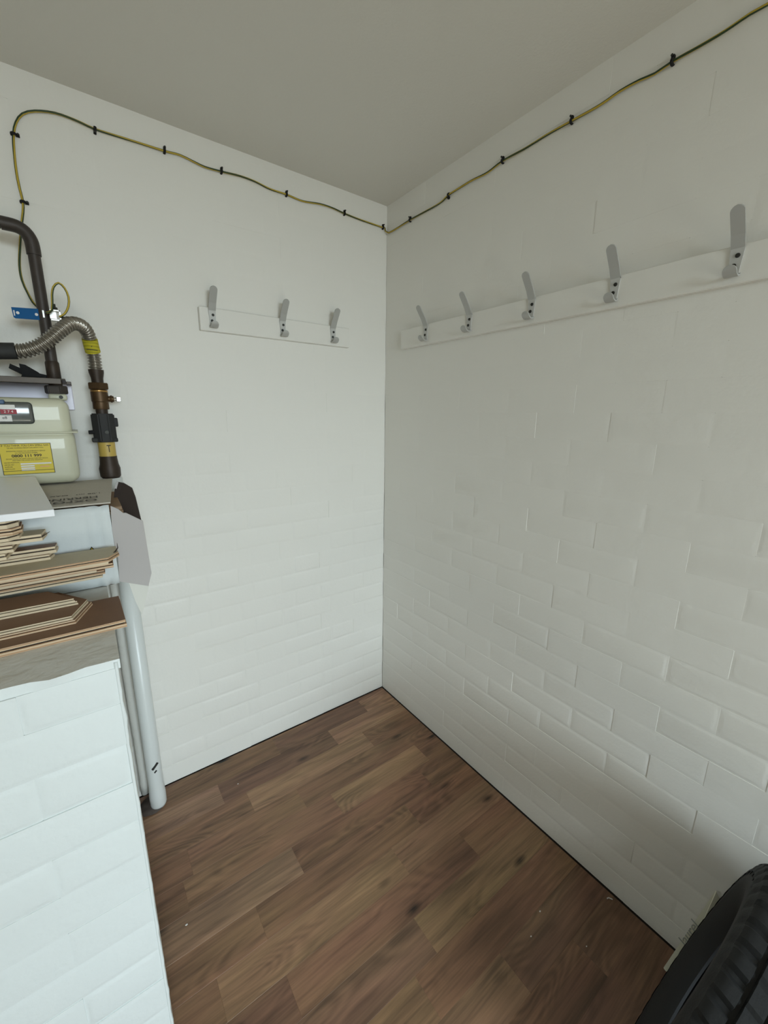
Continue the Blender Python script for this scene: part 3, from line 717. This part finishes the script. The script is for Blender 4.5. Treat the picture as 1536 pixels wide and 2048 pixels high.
# rear end flap, standing open above
pts = [AT(229, 980, 1, -.31), AT(235, 964, 1, -.31), AT(246, 966, 1, -.31), AT(263, 976, 1, -.30), AT(270, 995, 1, -.30), AT(282, 1044, 1, -.30), AT(224, 1044, 1, -.31)]
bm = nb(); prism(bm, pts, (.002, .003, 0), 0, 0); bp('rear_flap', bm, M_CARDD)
bm = nb(); box(bm, BX1-.006, BX1-.002, BY0+.004, BY1, ZT+.003, ZT+.085); bp('inner_shade_sheet', bm, M_CARDD)  # dark sheet standing in for the shade inside the torn box end
bm = nb(); prism(bm, [AT(233, 961, 1, -.33), AT(237, 964, 1, -.33), AT(233, 978, 1, -.33), AT(229, 976, 1, -.33)], (0, .002, 0), 0, 0); bp('torn_tab', bm, M_CARDP)
# warning triangle printed on the front
c = AT(184, 1100, 1, BY0-.0006); s_ = .0085
bm = nb(); prism(bm, [(c.x-s_, c.y, c.z-.007), (c.x+s_, c.y, c.z-.007), (c.x, c.y, c.z+.008)], (0, .0004, 0), 0, 0)
bp('warning_triangle', bm, M_INK)
s_ = .0058; bm = nb(); prism(bm, [(c.x-s_, c.y-.0004, c.z-.0054), (c.x+s_, c.y-.0004, c.z-.0054), (c.x, c.y-.0004, c.z+.0048)], (0, .0003, 0), 0, 0); bp('warning_triangle_face', bm, M_YLAB)
# boards inside the box
for i, (z0, lb) in enumerate(((1.196, 'upper brown board end showing inside the open cardboard box'), (1.1865, 'lower brown board end showing inside the open cardboard box'))):
    bm = nb(); box(bm, -1.5, -1.086+.002*i, -.44, -.21, z0, z0+.0085, .0006, 1); o = link('floor_board', bm, M_TOPM); tag(o, lb, 'board', 'boards inside the cardboard box')
    if i == 0: inner = o
bm = nb(); box(bm, -1.5, -1.118, -.45, -.2, ZT+.004, 1.186); tag(link('board_bundle', bm, M_TOPB), 'packed brown boards filling the cardboard box below its top', 'boards', None, 'stuff')

# ---------------------------------------------------------------- loose boards on the ledge
XB = -1.62
def board(name, z0, th, poly, topm, label, edge=M_PLY, grooves=True, plies=1, rot=0):
    """poly: plan outline; a veneer face on a ply core, tongue along the front edge"""
    t = empty(name, (sum(p[0] for p in poly)/len(poly), sum(p[1] for p in poly)/len(poly), z0))
    tag(t, label, 'board', 'offcuts of flooring board piled on the ledge')
    bm = nb(); prism(bm, [(x, y, z0) for x, y in poly], (0, 0, th*.46), 0, 0); o = link('core', bm, edge); adopt(t, o)
    cxm = sum(p[0] for p in poly)/len(poly); cym = sum(p[1] for p in poly)/len(poly)
    def off(p, d): # shift front edge back for the veneer step
        return (p[0]-(d if p[0] > cxm else 0), p[1]+(d if p[1] < cym else 0))
    bm = nb(); prism(bm, [off(p, .0035)+(z0+th*.46,) for p in poly], (0, 0, th*.20), 0, 0); o = link('groove', bm, M_CARDD); adopt(t, o)
    bm = nb(); prism(bm, [off(p, .0012)+(z0+th*.66,) for p in poly], (0, 0, th*.34), 1, 0); o = link('face', bm, [topm, edge]); adopt(t, o)
    return t
def plan(pix, z): return [tuple(AT(x, y, 2, z)[:2]) for x, y in pix]
# bottom board
board('floor_board', ZT+.0005, .0140, [(XB, -.738), (-1.1185, -.738), (-1.1205, -.612), (XB, -.612)], M_TOPB, 'long brown faced board lying lowest and foremost on the ledge')
board('floor_board', 1.0516, .0068, [(XB, -.704), (-1.192, -.704), (-1.166, -.632), (-1.215, -.560), (XB, -.560)], M_TOPB, 'dark board with a bevel cut end, lying on the lowest brown board', M_PLY)
board('floor_board', 1.0586, .0068, [(XB, -.698), (-1.196, -.700), (-1.172, -.634), (-1.218, -.562), (XB, -.562)], M_TOPB, 'upper of the two boards with matching bevel cut ends', M_PLYP)
board('floor_board', 1.0656, .0068, [(XB, -.640), (-1.187, -.650), (-1.193, -.64), (-1.232, -.582), (XB, -.552)], M_TOPB, 'brown board under the big stack, its corner cut at a slant, lower one', M_PLYP)
board('floor_board', 1.0726, .0068, [(XB, -.640), (-1.191, -.652), (-1.232, -.585), (XB, -.556)], M_TOPB, 'brown board under the big stack, its corner cut at a slant, upper one', M_PLYP)
random.seed(5)
zz = 1.0796; ends = [(-1.143, -.560), (-1.138, -.568), (-1.152, -.575), (-1.122, -.590), (-1.130, -.590), (-1.121, -.606)]
names = ['lowest board of the big stack on the ledge, its front edge set back', 'second board up in the big stack on the ledge', 'third board up in the big stack on the ledge', 'fourth board up in the big stack on the ledge, reaching furthest right',
         'fifth board up in the big stack on the ledge', 'top board of the big stack, showing its pale back']
for i, (xe, yf) in enumerate(ends):
    th = .0089
    tm = M_TOPP if i == 5 else M_TOPB
    if i == 5: poly = [(XB, yf-.030), (-1.1285, yf-.002), (-1.109, yf+.030), (-1.111, -.528), (XB, -.528)]
    else: poly = [(XB, yf-.012), (xe, yf), (xe+.002, -.510), (XB, -.510)]
    board('floor_board', zz, th, poly, tm, names[i], M_PLY if i % 2 else M_PLYP); zz += th+.0003
board('floor_board', zz, .0105, [(XB, -.560), (-1.222, -.558), (-1.216, -.535), (XB, -.512)], M_TOPM, 'short brown edged board on the big stack, lower of two', M_PLYP); zz += .0108
board('floor_board', zz, .0125, [(XB, -.560), (-1.2115, -.552), (-1.209, -.522), (XB, -.508)], M_TOPB, 'short brown edged board on the big stack, upper of two', M_PLYP); zz += .0128
board('floor_board', zz, .0115, [(XB, -.605), (-1.279, -.602), (-1.272, -.515), (XB, -.506)], M_TOPM, 'ragged board end poking out at the left edge, lower of two', M_PLYP); zz += .0118
board('floor_board', zz, .0115, [(XB, -.602), (-1.268, -.598), (-1.262, -.515), (XB, -.506)], M_TOPB, 'ragged board end poking out at the left edge, just under the pale board', M_PLYP); zz += .0118
board('floor_board', zz, .0125, [(XB, -.598), (-1.226, -.588), (-1.221, -.545), (XB, -.506)], M_TOPP, 'pale backed splintered board near the top of the pile', M_PLYP)
sz = zz; zz += .0128
board('floor_board', zz, .0112, [(XB, -.620), (-1.270, -.615), (-1.256, -.600), (-1.254, -.56), (XB, -.55)], M_TOPB, 'rounded end board near the white panel, lowest of three', M_PLYP); zz += .0115
board('floor_board', zz, .0112, [(XB, -.625), (-1.262, -.619), (-1.250, -.603), (-1.252, -.56), (XB, -.55)], M_TOPB, 'rounded end board near the white panel, middle of three', M_PLY); zz += .0115
board('floor_board', zz, 1.2325-zz, [(XB, -.622), (-1.268, -.616), (-1.254, -.600), (-1.256, -.56), (XB, -.55)], M_TOPM, 'rounded end board directly under the white panel, highest of three', M_PLYP)
# splinters
p1, p2 = Vector((-1.112, -.575, 1.1325)), AT(234, 1086, 1, -.575)
bm = nb(); sweep(bm, [p1+Vector((-.014, -.012, -.004)), p1+Vector((-.004, 0, .002)), (p1+p2)/2+Vector((.001, 0, 0)), p2], [.0022, .0018, .001, .0003], 6); tag(link('splinter', bm, M_CARDD), 'brown splinter sticking up from the right end of the big board stack', 'splinter')
p1 = Vector((-1.226, -.588, sz+.008)); p2 = AT(100, 1063, 1, -.588)
bm = nb(); sweep(bm, [p1, p2], [.0012, .0004], 6); tag(link('splinter', bm, M_CARDD), 'thin dark splinter on the end of the pale backed board', 'splinter')
# white melamine panel
bkr = AT(70, 952, 1, -.245); frt = AT(108, 1019, 1, -.640)
f_l = Vector((XB, -.640-.018, frt.z)); b_l = Vector((XB, -.245+.05, bkr.z+.002))
bm = nb(); prism(bm, [frt, bkr, b_l, f_l], (0, 0, -.0125), 0, 0); bmesh.ops.bevel(bm, geom=list(bm.edges), offset=.0008, segments=1, affect='EDGES')
tag(link('shelf_panel', bm, M_PANEL), 'white melamine shelf panel lying on top of the pile of boards', 'panel')

# ---------------------------------------------------------------- tyres in the lower right corner
def tyre(R, Wd, name, label):
    t = empty(name); tag(t, label, 'tyre')
    rim = R*.60; NS = 120
    half = [(rim, .30*Wd), (rim+.010, .40*Wd), (R*.76, .50*Wd), (R*.86, .495*Wd), (R*.89, .46*Wd)]
    bm = nb()
    prof = [(r, w) for r, w in half] ; inner = [(R*.90, .40*Wd), (R*.70, .42*Wd), (rim+.004, .27*Wd)]
    for sgn in (1, -1):
        P = prof + inner; rings = []
        for j in range(NS):
            a = 2*PI*j/NS; rings.append([bm.verts.new((r*math.cos(a), r*math.sin(a), w*sgn)) for r, w in P])
        n = len(P)
        for j in range(NS):
            A, B = rings[j], rings[(j+1) % NS]
            for k in range(n): bm.faces.new((A[k], B[k], B[(k+1) % n], A[(k+1) % n]))
    bmesh.ops.recalc_face_normals(bm, faces=bm.faces)
    link('sidewall', bm, M_TYRES, t, True, 50)
    bm = nb(); rings = []
    TP = [(-.502, .865), (-.492, .90), (-.475, .925), (-.465, .955), (-.44, .975), (-.40, .988), (-.36, .992), (-.30, .996), (-.29, .972), (-.26, .972), (-.25, .998), (-.13, 1.), (-.12, .975), (-.09, .975), (-.08, 1.),
          (.08, 1.), (.09, .975), (.12, .975), (.13, 1.), (.25, .998), (.26, .972), (.29, .972), (.30, .996), (.36, .992), (.40, .988), (.44, .975), (.465, .955), (.475, .925), (.492, .90), (.502, .865)]
    for j in range(NS*2):
        a = 2*PI*j/(NS*2); row = []
        for w, rr_ in TP:
            aa = a + .10*abs(w)*(1 if w > 0 else -1); ph = (j % 6)
            cut = 0
            if ph in (0, 1) and abs(w) > .29: cut = .030
            if ph in (3,) and .05 < abs(w) < .26: cut = .012
            r = R*(rr_-cut)
            row.append(bm.verts.new((r*math.cos(aa), r*math.sin(aa), w*Wd)))
        rings.append(row)
    n = len(TP); NN = NS*2
    for j in range(NN):
        A, B = rings[j], rings[(j+1) % NN]
        for k in range(n-1): bm.faces.new((A[k], B[k], B[k+1], A[k+1]))
    link('tread', bm, M_TYRE, t, True, 25)
    bm = nb()
    for j in range(26):
        a = 2*PI*j/26+.1*math.sin(j); w = random.uniform(-.44, .44)*Wd; r = R*.98
        d = Vector((math.cos(a), math.sin(a), 0)); p = d*r+Vector((0, 0, w))
        sweep(bm, [p, p+d*.007+Vector((0, 0, .002))], .0005, 4)
    o = link('rubber_whisker', bm, M_SCREW, t); o['kind'] = 'stuff'
    return t
def orient(t, c, n):
    n = Vector(n).normalized(); t.rotation_mode = 'QUATERNION'; t.rotation_quaternion = n.to_track_quat('Z', 'Y'); t.location = c
def axis(az, tl): return (math.sin(az)*math.cos(tl), -math.cos(az)*math.cos(tl), math.sin(tl))
t1 = tyre(.29, .17, 'tyre', 'black car tyre standing against the right wall, the farther of the two')
orient(t1, (-.297, -1.527, .304), axis(-.008, -.227))
t2 = tyre(.29, .17, 'tyre', 'black car tyre standing in the bottom right corner, in front of the other tyre')
orient(t2, (-.300, -1.735, .304), axis(.02, -.227))

# cream strip leaning from the floor against the wall, beside the tyres
q = [AT(1328, 1938, 2, .002), AT(1352, 1966, 2, .002), AT(1462, 1852, 0, -.012), AT(1433, 1783, 0, -.012), AT(1354, 1903, 0, -.040)]
t = empty('card_strip', (q[0].x, q[0].y, 0)); tag(t, 'cream printed card strip leaning between the tyres and the right wall', 'card')
bm = nb(); a_ = [bm.verts.new(p) for p in q]; b_ = [bm.verts.new(p+Vector((.002, .002, 0))) for p in q]
bm.faces.new(a_); bm.faces.new(b_[::-1])
for i in range(5): bm.faces.new((a_[i], b_[i], b_[(i+1) % 5], a_[(i+1) % 5]))
bmesh.ops.recalc_face_normals(bm, faces=bm.faces)
o = link('card', bm, M_CREAM); adopt(t, o)
u = (q[3]-q[0]).normalized(); v = (q[0]-q[1]); v = (v-u*u.dot(v)).normalized(); w = u.cross(v)
if w.dot(CAM-q[0]) < 0: w = -w
mw = Matrix((u, v, w)).transposed().to_4x4(); mw.translation = q[0].lerp(q[3], .50)+(q[1]-q[0])*.10+w*.006
text_mesh('card_print', 'laurel', .030, mat('faint_ink', (150, 152, 144), .8), t, mw, 'CENTER', 1.15, .0004)

# ---------------------------------------------------------------- crumbs on the floor
for (x, y, r, lb) in ((373, 1850, .0032, 'small white crumb on the floor near the low wall'), (476, 1568, .0024, 'tiny white crumb on the floor near the back wall'), (1062, 1873, .0022, 'tiny pale crumb on the floor left of the tyres'),
                      (1080, 1823, .0026, 'pale crumb on the floor between the planks near the right wall'), (1173, 1893, .0020, 'faint crumb on the dark plank nearest the tyres')):
    p = AT(x, y, 2, 0); bm = nb(); bmesh.ops.create_icosphere(bm, subdivisions=1, radius=r); bmesh.ops.scale(bm, vec=(1.3, .8, .35), verts=bm.verts); bmesh.ops.translate(bm, vec=(p.x, p.y, r*.33), verts=bm.verts)
    tag(link('paint_crumb', bm, M_WHITE), lb, 'crumb', 'crumbs on the floor')
p = AT(1220, 1799, 2, 0); bm = nb(); sweep(bm, smoothpath([(p.x-.006, p.y+.006, .0018), (p.x, p.y+.004, .0018), (p.x+.005, p.y-.005, .0018)], .002), .0016, 6)
tag(link('paint_curl', bm, M_WHITE), 'curled white paint flake on the floor beside the right wall', 'paint flake')
